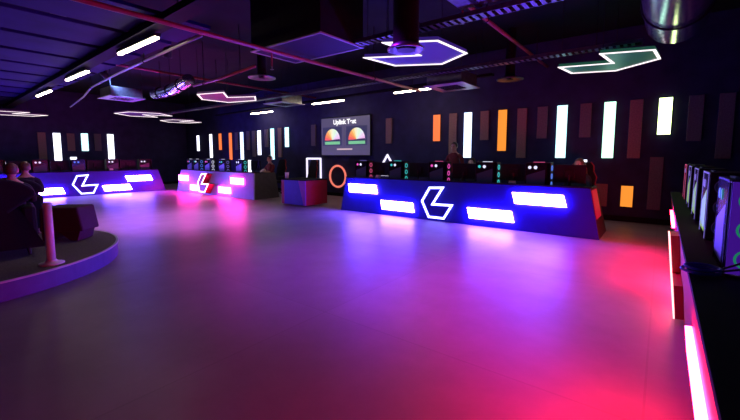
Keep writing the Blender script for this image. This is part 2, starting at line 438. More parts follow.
def make_monitor():
    o = empty('computer_monitor', 'monitor', 'monitor')
    MB().span((-.28, -.012, .15), (.28, .018, .50)).build('screen_housing', 'screenback', o, bevel=.006)
    MB().span((-.27, .0185, .16), (.27, .021, .49)).build('screen', 'screen_glow', o)
    MB().span((-.09, -.04, .24), (.09, -.0125, .40)).build('rear_cover', 'screenback', o, bevel=.01)
    MB().tube([(0, -.05, .012), (0, -.05, .3)], .018).build('stand_neck', 'blackmetal', o)
    MB().prism([(-.11, -.14, 0), (.11, -.14, 0), (.13, .07, 0), (-.13, .07, 0)], (0, 0, .012)).build('stand_base', 'blackmetal', o)
    return o
tw0, mo0 = make_tower(), make_monitor()
used_t = used_m = False
def place(proto, root, x, y, rot, label, group, table=None, extra=0, z=.7805, sc=None):
    global used_t, used_m
    if proto is tw0: o = tw0 if not used_t else copy_tree(tw0); used_t = True
    else: o = mo0 if not used_m else copy_tree(mo0); used_m = True
    c, s_ = math.cos(root.rotation_euler[2]), math.sin(root.rotation_euler[2])
    o.location = (root.location[0]+c*x-s_*y, root.location[1]+s_*x+c*y, z)
    o.rotation_euler = (0, 0, root.rotation_euler[2]+rot)
    o['label'] = label; o['group'] = group
    if table: recolor(o, table)
    return o
# NOTE the originals are re-coloured last-safe: copies carry object-level slots of their own
ORD = ['first', 'second', 'third', 'fourth', 'fifth']
def tcol(cool, gfx, fan, side_glow, top='led_white', frame='blackmetal'):
    return {'cooler_light': [cool], 'graphics_light': [gfx], 'front_fan': [fan], 'lit_interior': [side_glow], 'top_light': [top], 'trim_frame': [frame]}
mainT = [(-2.47, ('led_magenta', 'led_white', 'led_pink', 'glow_dim', 'led_violet')), (-1.34, ('led_teal', 'led_white', 'led_teal', 'glow_dim', 'led_teal')),
         (-.17, ('led_magenta', 'led_white', 'led_magenta', 'glow_dim', 'led_pink')), (1.0, ('led_teal', 'led_white', 'led_teal', 'glow_dim')), (2.05, ('led_white', 'led_white', 'led_blue', 'glow_dim', 'led_pink'))]
for i, (x, c) in enumerate(mainT):
    place(tw0, main, x, .61, 0, f'black computer tower with small glowing lights, {ORD[i]} on blue desk counting from neon ring', 'computer towers on the blue desk', tcol(*c))
for i, x in enumerate((-1.93, -.76, .42, 1.535, 2.60)):
    place(mo0, main, x, .66, 0, f'black monitor seen from behind, {ORD[i]} on blue desk counting from neon ring', 'monitors on the blue desk')
midT = [(-2.65+.35, ('led_magenta', 'led_blue', 'led_white', 'glow_indigo')), (-1.75, ('led_teal', 'led_white', 'led_blue', 'glow_indigo')), (-.87, ('led_magenta', 'led_pink', 'led_white', 'glow_indigo')),
        (.2, ('led_blue', 'led_teal', 'led_violet', 'glow_indigo')), (1.33, ('led_white', 'led_white', 'led_teal', 'glow_indigo'))]
for i, (x, c) in enumerate(midT):
    place(tw0, mid, x, .62, 0, f'violet-lit computer tower, {ORD[i]} on lavender desk counting from the room corner', 'computer towers on the lavender desk', tcol(*c))
for i, x in enumerate((-1.33, -.3, .78, 1.8)):
    place(mo0, mid, x, .88, 0, f'black monitor seen from behind, {ORD[i]} on lavender desk counting from the room corner', 'monitors on the lavender desk', z=.7805)
leftT = [(-2.2, 'led_white'), (-1.05, 'led_white'), (.05, 'led_blue'), (1.15, 'led_white'), (2.32, 'led_white')]
for i, (x, c) in enumerate(leftT):
    place(tw0, left, x, .6, 0, f'black computer tower with white glints, {ORD[i]} on violet desk counting from the stage', 'computer towers on the violet desk', tcol(c, c, 'led_blue' if i % 2 else 'led_white', 'glow_dim', 'glow_dim'))
for i, x in enumerate((-1.6, -.5, .6, 1.72)):
    place(mo0, left, x, .66, 0, f'black monitor seen from behind, {ORD[i]} on violet desk counting from the stage', 'monitors on the violet desk')
for i, y in enumerate((7.4, 6.25, 5.1, 3.95, 2.8)):
    near = (i == 4)
    tb = tcol('led_blue' if near else 'led_violet', 'led_green' if near else 'led_violet', 'led_green' if near else 'glow_dim', 'glow_lime' if i in (1, 2, 3) else 'glow_dim', 'glow_dim', 'blackmetal' if near else 'led_violet' if i else 'led_pink')
    t = place(tw0, right, -(y+.24-4.05), .065+.11, 0,
          f'tall glass-sided computer tower on the side counter, {ORD[4-i]} from the viewer', 'computer towers on the side counter', tb)
    if near:
        MB().span((.2405, -.1, .02), (.25, .105, .53)).build('mesh_front', 'glow_violet', t)

# ------------------------------------------------------------------ kiosk desk with cup
k = empty('reception_kiosk', 'small reception kiosk with blue, purple and red panels', 'counter', (-8.475, 7.66, 0))
MB().span((-.5, -.41, .04), (.5, .42, .74)).build('carcass', 'black', k)
MB().span((-.525, -.44, .03), (-.40, -.412, .74)).build('front_accent', 'red', k)
MB().prism([(-.398, -.44, .03), (.44, -.44, .03), (.22, -.44, .74), (-.398, -.44, .74)], (0, .028, 0)).build('front_panel', 'royal', k)
MB().prism([(.445, -.44, .03), (.525, -.44, .03), (.525, -.44, .74), (.225, -.44, .74)], (0, .028, 0)).build('purple_wedge', 'purple', k)
MB().span((.502, -.412, .03), (.53, .43, .74)).build('side_panel', 'red', k)
MB().span((-.528, -.412, .03), (-.502, .43, .74)).build('side_panel', 'red', k)
MB().span((-.535, -.45, .742), (.535, .44, .772)).build('worktop', 'black', k, bevel=.004)
c = empty('paper_cup', 'white paper cup standing on the reception kiosk', 'cup', (-8.95, 7.4, .7725)); c.scale = (1.4, 1.4, 1.5)
MB().lathe((0, 0, 0), [(.001, 0), (.032, 0), (.043, .12), (.040, .12), (.031, .006), (.001, .006)], 20).build('cup_body', 'white', c, smooth=True)
MB().torus((0, 0, .12), .043, .004, 'z', 24, 6).build('cup_rim', 'white', c)
def tent(x, y, z, w, h, label, rot=0):
    o = MB().prism([(-w/2, -h*.45, 0), (-w/2, -h*.43, 0), (-w/2, 0, h-.006), (-w/2, h*.43, 0), (-w/2, h*.45, 0), (-w/2, 0, h)], (w, 0, 0)).build('tent_card', 'white', None, (x, y, z), rot)
    tag(o, label, 'card', 'white tent cards on desks')
tent(-2.42, 7.895, .7805, .14, .16, 'white folded card standing on blue desk between two far computer towers', 0)
tent(-5.75, 7.72, .8955, .12, .07, 'low white folded card on the ledge of the blue desk')
tent(-16.95, 5.33, .8955, .12, .07, 'low white folded card on the ledge of the violet desk', PI/2)

# ------------------------------------------------------------------ big screen
s = empty('mounted_screen', 'large grey screen on back wall with two rainbow gauges', 'screen', (-8.84, YB, 1.46))
W_, H_ = 2.3, 1.36
MB().span((-W_/2, -.07, 0), (W_/2, -.002, H_)).build('housing', 'black', s, bevel=.008)
MB().span((-W_/2+.02, -.074, .02), (-.003, -.0705, H_-.02)).build('display', 'screen_bg', s)
MB().span((.003, -.074, .02), (W_/2-.02, -.0705, H_-.02)).build('display', 'screen_bg', s)
gcol = [(1, .12, .12), (1, .25, .08), (1, .42, .1), (1, .7, .25), (1, .92, .6), (.9, 1, .8), (.8, 1, .75), (.85, .9, .95), (.95, .7, .95), (.9, .5, .9)]
for gi, gc in enumerate(gcol): M[f'g{gi}'] = glow(f'gauge_colour_{gi}', gc, .95, False)
M['g_green'] = glow('screen_green', (.22, .62, .33), .9, False); M['g_foot'] = glow('screen_footer', (.85, .6, .62), .8, False)
M['g_white'] = glow('screen_white', (1, .98, 1), 1.1, False)
for cx in (-.58, .56):
    MB().span((cx-.48, -.077, .36), (cx+.46, -.0745, 1.02)).build('gauge_card', 'screen_card', s)
    mb = MB(); R = .37
    for q in range(10):
        a0, a1 = PI-PI*q/10, PI-PI*(q+1)/10
        pl = [(cx, -.080, .55)]+[(cx+R*math.cos(a0+(a1-a0)*t/4), -.080, .55+R*1.1*math.sin(a0+(a1-a0)*t/4)) for t in range(5)]
        mb.prism(pl, (0, .0025, 0), q)
    mb.build('gauge', [f'g{i}' for i in range(10)], s)
    MB().prism([(cx-.37, -.083, .53), (cx+.36, -.083, .55), (cx+.37, -.083, .59), (cx+.1, -.083, .575)], (0, .0025, 0)).build('gauge_needle', 'screen_card', s)
    MB().span((cx-.37, -.080, .40), (cx+.37, -.0775, .505)).build('value_bar', 'g_green', s)
MB().span((-.36, -.078, .205), (.36, -.0745, .255)).build('footer_line', 'g_foot', s)
fc = bpy.data.curves.new('title', 'FONT'); fc.body = 'Uplink Test'; fc.size = .225; fc.align_x = 'CENTER'; fc.extrude = .001; fc.offset = .011
fc.materials.append(M['g_white'])
ft = bpy.data.objects.new('tmp', fc); COL.objects.link(ft)
fm = bpy.data.meshes.new_from_object(ft.evaluated_get(bpy.context.evaluated_depsgraph_get())); bpy.data.objects.remove(ft)
fo = bpy.data.objects.new('title_lettering', fm); COL.objects.link(fo); fo.parent = s
fo.location = (0, -.077, 1.11); fo.rotation_euler = (PI/2, 0, 0)

# ------------------------------------------------------------------ neon shapes on the back wall
def neon(name, label, build, mat, r=.022):
    o = empty(name, label, 'neon sign', (0, YB, 0), 0, 'neon shapes on the back wall')
    m = MB(); build(m); m.build('tube', mat, o, smooth=True); return o
def poly_tube(m, pts, r=.026):
    n = len(pts)
    for i in range(n): m.tube([pts[i], pts[(i+1) % n]], r, 10)
    for p in pts: m.ell(p, (r, r, r), 10, 6)
y = -.05
o = neon('hanging_neon_square', 'white neon square outline on wall behind the kiosk', lambda m: poly_tube(m, [(-10.80, y, .54), (-10.06, y, .54), (-10.06, y, 1.35), (-10.80, y, 1.35)], .036), 'neon_sq')
m = MB(); [m.tube([(xx, -.03, zz), (xx, 0, zz)], .012) for xx in (-10.80, -10.06) for zz in (.8, 1.2)]; m.build('wall_clip', 'blackmetal', o)
o = neon('hanging_neon_ring', 'coral red neon ring on wall between kiosk and blue desk', lambda m: m.torus((-9.2, y, .72), .38, .036), 'neon_ring')
m = MB(); [m.tube([(xx, -.03, .72), (xx, 0, .72)], .012) for xx in (-9.58, -8.82)]; m.build('wall_clip', 'blackmetal', o)
o = neon('hanging_neon_triangle', 'white neon triangle whose peak shows above the blue desk', lambda m: poly_tube(m, [(-7.44, y, .84), (-6.58, y, .84), (-7.01, y, 1.48)], .034), 'neon_sq')
m = MB(); [m.tube([(xx, -.03, .84), (xx, 0, .84)], .012) for xx in (-7.3, -6.7)]; m.build('wall_clip', 'blackmetal', o)

# ------------------------------------------------------------------ ceiling: lamps
def lamp(x, y, label, L=1.42, z=3.2):
    o = empty('hanging_tube_lamp', label, 'ceiling lamp', (x, y, z), 0, 'linear tube lamps')
    MB().span((-L/2, -.045, .02), (L/2, .045, .07)).build('housing', 'blackmetal', o)
    MB().span((-L/2+.01, -.03, -.012), (L/2-.01, .03, .0195)).build('tube', 'tube', o, bevel=.008)
    for sx in (-.5, .5):
        MB().tube([(sx, 0, .07), (sx, 0, .10)], .008, 6).build('hanger', 'blackmetal', o)
for i, (x, y, lb) in enumerate([(-6.78, 2.6, 'first tube lamp on the board ceiling rail, nearest the viewer'), (-10.3, 2.7, 'second tube lamp along the board ceiling rail'), (-13.9, 2.85, 'third tube lamp along the board ceiling rail, nearest the side wall')]):
    lamp(x, y, lb, 1.5)
for x, y, lb in [(-5.33, 8.85, 'tube lamp near back wall above the blue desk'), (-8.77, 9.0, 'tube lamp near back wall above the screen'), (-13.0, 9.5, 'tube lamp near back wall above the lavender desk')]:
    lamp(x, y, lb, 1.42)
def rail(x0, y0, x1, y1, z0, z1, label, w=.16, rods=True):
    o = empty('hanging_lamp_rail', label, 'lamp rail', (0, 0, 0), 0, 'black lamp rails')
    d = Vector((x1-x0, y1-y0, 0)).normalized(); nrm = Vector((-d.y, d.x, 0))*w/2
    a, b = Vector((x0, y0, z0)), Vector((x1, y1, z0))
    MB().prism([a-nrm, b-nrm, b+nrm, a+nrm], (0, 0, z1-z0)).build('channel', 'black', o)
    if rods:
        for k in range(5):
            p = a.lerp(b, (k+.5)/5)
            MB().tube([(p.x, p.y, z1), (p.x, p.y, ZC)], .008, 6).build('drop_rod', 'blackmetal', o)
rail(-3.6, 2.5, -20.2, 3.0, 3.301, 3.40, 'black rail carrying the tube lamps along the board ceiling', .24)
rail(-3.2, 8.75, -16.5, 9.55, 3.301, 3.36, 'black rail carrying the tube lamps along the back wall', .12)

# ------------------------------------------------------------------ ceiling: emblem pendants
PA = [(-3.85, 4.76), (-3.09, 5.17), (-3.15, 4.3), (-2.48, 4.69), (-2.43, 5.54), (-3.05, 5.93), (-3.76, 5.53)]
PB = [(-1.55, 7.37), (-.77, 7.6), (-.86, 6.8), (-.17, 7.04), (-.11, 7.75), (-.77, 8.34), (-1.46, 8.08)]
PC = [(-9.4, 4.93), (-8.58, 5.19), (-9.22, 5.69), (-8.52, 6.06), (-9.13, 6.51), (-10.1, 6.26), (-10.15, 5.46)]
def hexcut(cx, cy, R, a0): # hexagon with one wedge removed
    p = [(cx+R*math.cos(a0+k*PI/3), cy+R*math.sin(a0+k*PI/3)) for k in range(6)]
    return [p[0], (cx, cy)]+p[1:]
def pendant(pts, board, label, z=3.0, z2=None):
    cx = sum(p[0] for p in pts)/7; cy = sum(p[1] for p in pts)/7
    o = empty('hanging_emblem_light', label, 'pendant light', (cx, cy, z), 0, 'emblem-shaped pendant lights')
    L = [(x-cx, y_-cy) for x, y_ in pts]
    i1 = inset(L, .012); i2 = inset(L, .038)
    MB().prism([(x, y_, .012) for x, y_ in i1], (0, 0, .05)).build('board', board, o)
    MB().ring([(x, y_, 0) for x, y_ in L], [(x, y_, 0) for x, y_ in i2], (0, 0, .0115)).build('light_outline', 'pend_white', o)
    m = MB()
    for k_ in (0, 2, 5):
        x, y_ = i2[k_]; m = MB().tube([(x, y_, .062), (x, y_, ZC-z)], .005, 6); m.build('wire', 'blackmetal', o)
    return o
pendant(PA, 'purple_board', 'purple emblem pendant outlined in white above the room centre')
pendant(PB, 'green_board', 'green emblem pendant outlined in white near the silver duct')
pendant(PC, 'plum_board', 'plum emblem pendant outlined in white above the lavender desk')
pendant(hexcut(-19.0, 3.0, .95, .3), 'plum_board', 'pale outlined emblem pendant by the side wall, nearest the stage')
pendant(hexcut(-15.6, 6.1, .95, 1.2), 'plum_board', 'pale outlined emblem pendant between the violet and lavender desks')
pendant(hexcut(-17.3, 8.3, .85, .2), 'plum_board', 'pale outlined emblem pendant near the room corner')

# ------------------------------------------------------------------ ceiling: pipes, trays, ducts
def pipe(pts, r, mat, name, label, cat, group=None, drops=(), zt=ZC, flange=True):
    o = empty(name, label, cat, pts[0], 0, group); p0 = Vector(pts[0])
    MB().tube([Vector(p)-p0 for p in pts], r, 12).build('pipe_run', mat, o, smooth=True)
    for d in drops:
        q = Vector(d)-p0
        MB().tube([q+Vector((0, 0, r*.6)), q+Vector((0, 0, zt-d[2]))], .01, 6).build('pipe_hanger', 'blackmetal', o)
        if flange: MB().torus(q, r+.004, .012, 'y' if abs(pts[-1][1]-pts[0][1]) > abs(pts[-1][0]-pts[0][0]) else 'x', 16, 6).build('clamp', 'blackmetal', o)
    return o
GP = 'red sprinkler pipes'
for x, z, y1, dr, lb in ((-5.03, 3.12, 8.55, (1.2, 6.6, 8.2), 'long red sprinkler pipe passing under the black duct box'), (-2.33, 3.6, YB-.02, (0, 3, 6, 9), 'red sprinkler pipe crossing beside the purple emblem pendant'), (-10.3, 3.6, YB-.02, (0, 3, 6, 9), 'red sprinkler pipe crossing above the lavender desk end')):
    pp = pipe([(x, YF+.02, z), (x, y1, z)], .032, 'redpipe', 'hanging_pipe', lb, 'pipe', GP, [(x, q, z) for q in dr])
def sprinkler(x, y, z, label):
    o = empty('hanging_sprinkler', label, 'sprinkler', (x, y, z), 0, 'sprinkler heads')
    MB().tube([(0, 0, 0), (0, 0, .22)], .014, 8).build('drop_pipe', 'redpipe', o)
    MB().lathe((0, 0, 0), [(.001, -.05), (.03, -.05), (.03, -.044), (.008, -.04), (.012, 0)], 12).build('deflector', 'steel', o)
sprinkler(-5.03, 3.9, 2.88, 'sprinkler head on the red pipe under the black duct box')
sprinkler(-2.33, 5.1, 3.35, 'sprinkler head on the red pipe beside the purple pendant')
pipe([(-9.4, 4.86, 3.2), (-8.2, 4.84, 3.22), (-6.55, 4.66, 3.24)], .03, 'redpipe', 'hanging_pipe', 'short red pipe beside the plum emblem pendant', 'pipe', None, [(-8.9, 4.86, 3.2), (-7.2, 4.75, 3.23)])
pipe([(-5.6, 3.05, 3.26), (-8, 3.18, 3.27), (-10, 3.35, 3.3), (-12.2, 3.5, 3.28), (-13.8, 3.75, 3.22), (-16.6, 4.1, 3.18)], .022, 'conduit', 'hanging_conduit', 'thin pale conduit curving along the edge of the board ceiling', 'conduit', None, [(-8, 3.18, 3.27), (-12.2, 3.5, 3.28)])
def tray(x0, x1, y, z, label, w=.2):
    o = empty('hanging_cable_tray', label, 'cable tray', (x0, y, z), 0, 'perforated cable trays'); L = x1-x0
    m = MB(); m.span((0, -w/2, 0), (L, -w/2+.006, .06)); m.span((0, w/2-.006, 0), (L, w/2, .06))
    q = 0
    while q < L-.05: m.span((q, -w/2+.006, 0), (q+.05, w/2-.006, .006)); q += .1
    m.build('perforated_channel', 'steel', o)
    MB().tube([(0.02, .03, .03), (L*.5, .02, .03), (L-.02, .04, .03)], .02, 8).build('cable', 'black', o)
    MB().tube([(0.02, -.03, .03), (L*.4, -.04, .03), (L-.02, -.02, .03)], .016, 8).build('cable', 'black', o)
    k_ = .5
    while k_ < L:
        MB().tube([(k_, w/2-.003, .06), (k_, w/2-.003, ZC-z)], .007, 6).build('drop_rod', 'blackmetal', o); k_ += 2.0
tray(-3.9, -.5, 4.72, 3.2, 'short perforated cable tray next to the purple emblem pendant')
tray(-19.5, -.35, 7.45, 3.22, 'long perforated cable tray running above the gaming desks')
def flexduct(p0, p1, r, mat, label, rings=26):
    o = empty('hanging_flexible_duct', label, 'duct', p0, 0, 'flexible ducts'); d = Vector(p1)-Vector(p0)
    pts = []; rs = []
    for i in range(rings*2+1):
        t = i/(rings*2); pts.append(d*t+Vector((0, 0, -.08*math.sin(PI*t)))); rs.append(r*(1 if i % 2 else .955))
    MB().tube(pts, rs, 24).build('foil_sleeve', mat, o, smooth=True)
    for t in (.2, .5, .8):
        q = d*t+Vector((0, 0, -.08*math.sin(PI*t)))
        ax = 'y' if abs(d.y) > abs(d.x) else 'x'
        MB().torus(q, r+.006, .014, ax, 28, 6).build('band', 'black', o)
        MB().tube([q+Vector((0, 0, r)), q+Vector((0, 0, ZC-p0[2]-.0))], .006, 6).build('strap', 'black', o)
flexduct((.04, 2.2, 3.5), (.04, 7.1, 3.41), .36, 'foil', 'large silver flexible duct running above the side counter')
flexduct((-12.1, 5.05, 3.3), (-9.5, 4.8, 3.36), .15, 'foil', 'small silver flexible duct above the far end of the floor')
# rigid duct drop with pale edged underside
d = empty('hanging_duct_box', 'big black duct box with purple underside and pale edges', 'duct', (-4.75, 4.42, 3.2))
MB().span((-.85, -.5, .02), (.8, .48, 1.0)).build('duct_body', 'black', d, bevel=.01)
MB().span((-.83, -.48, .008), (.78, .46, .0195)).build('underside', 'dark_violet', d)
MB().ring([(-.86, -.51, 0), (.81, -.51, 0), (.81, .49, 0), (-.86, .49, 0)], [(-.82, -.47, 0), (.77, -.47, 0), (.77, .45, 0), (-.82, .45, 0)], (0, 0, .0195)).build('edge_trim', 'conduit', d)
d = empty('hanging_metal_duct', 'steel duct section hanging high beside the sprinkler pipe', 'duct', (-1.6, 4.35, 3.3))
MB().span((-.55, -.3, 0), (.55, .3, .34)).build('duct_body', 'steel', d, bevel=.02)
for sx in (-.3, .25): MB().span((sx-.03, -.31, -.01), (sx+.03, .31, .35)).build('flange', 'black', d)
for sx in (-.4, .4): MB().tube([(sx, .29, .33), (sx, .29, .9)], .007, 6).build('drop_rod', 'blackmetal', d)
def diffuser(x, y, z, R, label, duct=.22):
    o = empty('hanging_round_diffuser', label, 'air diffuser', (x, y, z), 0, 'round air diffusers')
    MB().lathe((0, 0, 0), [(duct, ZC-z), (duct, .1), (duct+.005, .05)], 28).build('duct_drop', 'black', o, smooth=True)
    MB().lathe((0, 0, 0), [(duct+.004, .06), (R, .005), (R, -.012), (R-.03, -.012), (duct*.8, .03)], 32).build('flared_ring', 'steel', o, smooth=True)
    MB().lathe((0, 0, 0), [(.001, -.015), (duct*.7, -.01), (duct*.7, .0), (.001, .02)], 24).build('centre_disc', 'blackmetal', o)
    MB().tube([(0, 0, .01), (0, 0, .12)], .01, 6).build('stem', 'blackmetal', o)
    MB().span((-duct, -.008, .10), (duct, .008, .12)).build('cross_bar', 'blackmetal', o)
diffuser(-2.66, 4.16, 2.8, .235, 'round air diffuser on a black duct in front of the purple emblem pendant', .165)
diffuser(-7.2, 5.3, 3.2, .30, 'round air diffuser between the plum pendant and the duct box', .1)
diffuser(-2.75, 8.55, 3.13, .28, 'round air diffuser near back wall above the blue desk', .1)
def cassette(x, y, z, label, warm=False):
    o = empty('hanging_cassette_unit', label, 'air conditioner', (x, y, z), 0, 'ceiling cassette air conditioners')
    MB().span((-.42, -.42, .05), (.42, .42, .32)).build('casing', 'steel', o, bevel=.01)
    MB().prism([(-.48, -.48, .03), (.48, -.48, .03), (.48, .48, .03), (-.48, .48, .03)], (0, 0, .02)).build('fascia', 'conduit', o, bevel=.006)
    m = MB()
    for q in range(6): m.span((-.25, -.25+q*.09, .022), (.25, -.21+q*.09, .0295))
    m.build('intake_grille', 'black', o)
    for sx in (-1, 1):
        for sy in (-1, 1): MB().tube([(sx*.4, sy*.4, .3), (sx*.4, sy*.4, ZC-z)], .007, 6).build('drop_rod', 'blackmetal', o)
    return o
cassette(-3.9, 8.06, 2.98, 'cassette air conditioner near back wall above the blue desk')
cassette(-10.0, 8.2, 3.12, 'cassette air conditioner near back wall between kiosk and lavender desk')
cassette(-12.9, 4.45, 3.12, 'cassette air conditioner beside the small silver duct')

# ------------------------------------------------------------------ added coloured spotlights, put in to tint the floor and lavender desk
def wash(x, y, z, aim, col, power, label, size=1.5):
    o = empty('hanging_added_wash', label, 'added spotlight', (x, y, z), 0, 'added coloured wash lights')
    dv = (Vector(aim)-Vector((x, y, z))).normalized(); rot = dv.to_track_quat('-Z', 'Y')
    def turned(mb): mb.v = [tuple(rot @ Vector(p)) for p in mb.v]; return mb
    turned(MB().lathe((0, 0, 0), [(.001, .16), (.06, .15), (.085, .08), (.09, -.12), (.083, -.12), (.078, .02), (.001, .02)], 24)).build('can', 'blackmetal', o, smooth=True)
    nm = 'lens_'+'_'.join(f'{int(c*100)}' for c in col)
    if nm not in M: M[nm] = glow(nm, col, 2.0, False)
    turned(MB().lathe((0, 0, 0), [(.001, .021), (.075, .021), (.075, .024), (.001, .024)], 24)).build('lens', nm, o)
    MB().tube([(-.1, 0, .02), (-.1, 0, .22), (.1, 0, .22), (.1, 0, .02)], .009, 6).build('yoke', 'blackmetal', o)
    MB().tube([(0, 0, .22), (0, 0, ZC-z)], .012, 8).build('drop_rod', 'blackmetal', o)
    L = bpy.data.lights.new('wash', 'SPOT'); L.energy = power; L.color = col; L.spot_size = size; L.spot_blend = 1.0; L.shadow_soft_size = .07
    lo = bpy.data.objects.new('lamp', L); COL.objects.link(lo); lo.parent = o
    lo.location = dv*.13; lo.rotation_mode = 'QUATERNION'; lo.rotation_quaternion = rot
wash(-1.1, 3.4, 3.7, (-1.0, 3.9, 0), (1.0, .01, .6), 380, 'added black spotlight throwing magenta near the side counter', 1.2)
wash(-3.2, 3.5, 3.7, (-3.0, 4.2, 0), (.36, .01, 1.0), 520, 'added black spotlight throwing violet in front of the blue desk')
wash(-8.6, 3.9, 3.7, (-9.0, 3.9, 0), (.72, .24, 1.0), 900, 'added black spotlight throwing purple before the lavender desk')
wash(-12.4, 3.9, 3.7, (-13.4, 7.4, .5), (.22, .36, 1.0), 1100, 'added black spotlight aimed at the face of the lavender desk', .9)

# ------------------------------------------------------------------ round stage
SC = (-7.0, .2); SR = 1.93
st = empty('round_stage', 'low round stage with violet fascia and pale edge', 'stage', (SC[0], SC[1], 0))
MB().lathe((0, 0, 0), [(.001, .19), (SR-.02, .19), (SR-.02, .205), (.001, .205)], 96).build('carpet_top', 'carpet', st)
MB().lathe((0, 0, 0), [(SR-.06, 0), (SR, 0), (SR, .188), (SR-.06, .188)], 96).build('fascia', 'stage_side', st)
MB().lathe((0, 0, 0), [(SR-.019, .189), (SR+.012, .189), (SR+.012, .207), (SR-.019, .207), (SR-.019, .189)], 96).build('edge_trim', 'trim_white', st)
p = empty('barrier_post', 'short pale post standing on the edge of the round stage', 'post', (-5.53, 1.08, .2055))
MB().tube([(0, 0, .01), (0, 0, .70)], .042, 24).build('tube', 'white', p, smooth=True)
MB().lathe((0, 0, 0), [(.001, 0), (.12, 0), (.12, .012), (.06, .03), (.045, .05)], 28).build('flange', 'white', p)
MB().lathe((0, 0, 0), [(.001, .72), (.03, .715), (.043, .70), (.043, .69)], 24).build('cap', 'white', p)

def armchair(loc, rot, mat, label, w=.92, hb=.98):
    o = empty('lounge_chair', label, 'armchair', loc, rot, 'lounge chairs on the stage')
    MB().span((-w/2+.16, -.35, .16), (w/2-.16, .42, .36)).build('seat_base', mat, o, bevel=.03)
    MB().span((-w/2+.17, -.22, .362), (w/2-.17, .43, .47)).build('seat_cushion', mat, o, bevel=.04)
    m = MB(); n = 12; pts = []
    for i in range(n+1):                                    # rounded crest
        a = PI*i/n; pts.append((-w/2*math.cos(a), -.36, hb-.22+.22*math.sin(a)))
    m.prism([(w/2*.92, -.36, .12), (-w/2*.92, -.36, .12)][::-1]+[(q[0], q[1], q[2]) for q in pts], (0, .14, 0))
    # shear backwards a little
    m.v = [(x, y_-.16*max(0, z-.4), z) for x, y_, z in m.v]
    m.build('backrest', mat, o, bevel=.03)
    for sx in (-1, 1):
        MB().span((sx*(w/2-.08)-.075, -.22, .12), (sx*(w/2-.08)+.075, .42, .60)).build('armrest', mat, o, bevel=.04)
        for sy in (-.28, .34): MB().tube([(sx*(w/2-.12), sy, .13), (sx*(w/2-.1), sy*1.05, 0)], [.024, .016], 10).build('leg', 'blackmetal', o)
    return o
ZS = .2055
ang = math.radians(82)   # facing towards the side wall
armchair((-6.62, .74, ZS), ang, 'blackfab', 'large black lounge chair with rounded back, nearest on stage', .86, .98)
armchair((-8.2, 1.12, ZS), ang, 'blackfab', 'black lounge chair behind, under second seated spectator', .86, .92)
b = empty('angled_footstool', 'maroon upholstered stool with slanted leg near stage edge', 'stool', (-7.0, 1.62, ZS), .75)
MB().hexa([(-.3, -.2, .14), (.3, -.2, .14), (.3, .2, .14), (-.3, .2, .14), (-.28, -.2, .5), (.24, -.2, .5), (.24, .2, .5), (-.28, .2, .5)]).build('seat', 'maroon', b, bevel=.025)
MB().hexa([(.1, -.17, 0), (.2, -.17, 0), (.2, .17, 0), (.1, .17, 0), (-.06, -.17, .139), (.24, -.17, .139), (.24, .17, .139), (-.06, .17, .139)]).build('leg', 'maroon', b)
MB().hexa([(-.28, -.17, 0), (-.18, -.17, 0), (-.18, .17, 0), (-.28, .17, 0), (-.29, -.17, .139), (-.1, -.17, .139), (-.1, .17, .139), (-.29, .17, .139)]).build('leg', 'maroon', b)

# ------------------------------------------------------------------ gaming chairs
def gchair():
    o = empty('gaming_chair', 'x', 'gaming chair')
    MB().prism([(-.25, -.24, .44), (.25, -.24, .44), (.27, .24, .44), (-.27, .24, .44)], (0, 0, .1)).build('seat', 'blackfab', o, bevel=.03)
    m = MB(); pr = [(.20, .5), (.27, .66), (.25, .88), (.27, 1.0), (.21, 1.12), (.20, 1.24), (.14, 1.32)]
    pts = [(x, -.22-(z-.5)*.18, z) for x, z in pr]; pts += [(-x, y_, z) for x, y_, z in reversed(pts)]
    m.prism(pts, (0, .085, 0)); bk = m.build('backrest', 'blackfab', o, bevel=.02)
    for sx in (-1, 1):
        MB().tube([(sx*x, -.17-(z-.5)*.18, z) for x, z in pr], .018, 8).build('red_piping', 'redfab', bk)
        MB().span((sx*.33-.035, -.12, .68), (sx*.33+.035, .16, .715)).build('armrest', 'blackmetal', o, bevel=.01)
        MB().tube([(sx*.33, .0, .68), (sx*.3, .0, .5)], .02, 8).build('arm_post', 'blackmetal', o)
    MB().tube([(0, 0, .12), (0, 0, .44)], .03, 12).build('gas_lift', 'blackmetal', o)
    m = MB()
    for k_ in range(5):
        a = 2*PI*k_/5; m.tube([(0, 0, .13), (.3*math.cos(a), .3*math.sin(a), .075)], [.03, .018], 8)
    m.build('star_base', 'blackmetal', o)
    for k_ in range(5):
        a = 2*PI*k_/5; MB().tube([(.3*math.cos(a)-.02, .3*math.sin(a), .03), (.3*math.cos(a)+.02, .3*math.sin(a), .03)], .03, 12).build('caster', 'black', o)
    return o
g0 = gchair(); first = True
for x, y_, r, lb in [(-9.55, 8.75, PI-.2, 'black gaming chair with red piping standing behind the kiosk'),
                     (-11.42, 8.93, PI, 'black gaming chair under person with crossed arms at lavender desk'),
                     (-3.55, 8.95, PI, 'black gaming chair at blue desk under person peeking past the monitor'),
                     (-1.35, 8.95, PI, 'black gaming chair at blue desk under the long-haired person')]:
    o = g0 if first else copy_tree(g0); first = False
    o.location = (x, y_, 0); o.rotation_euler = (0, 0, r); o['label'] = lb; o['group'] = 'gaming chairs'

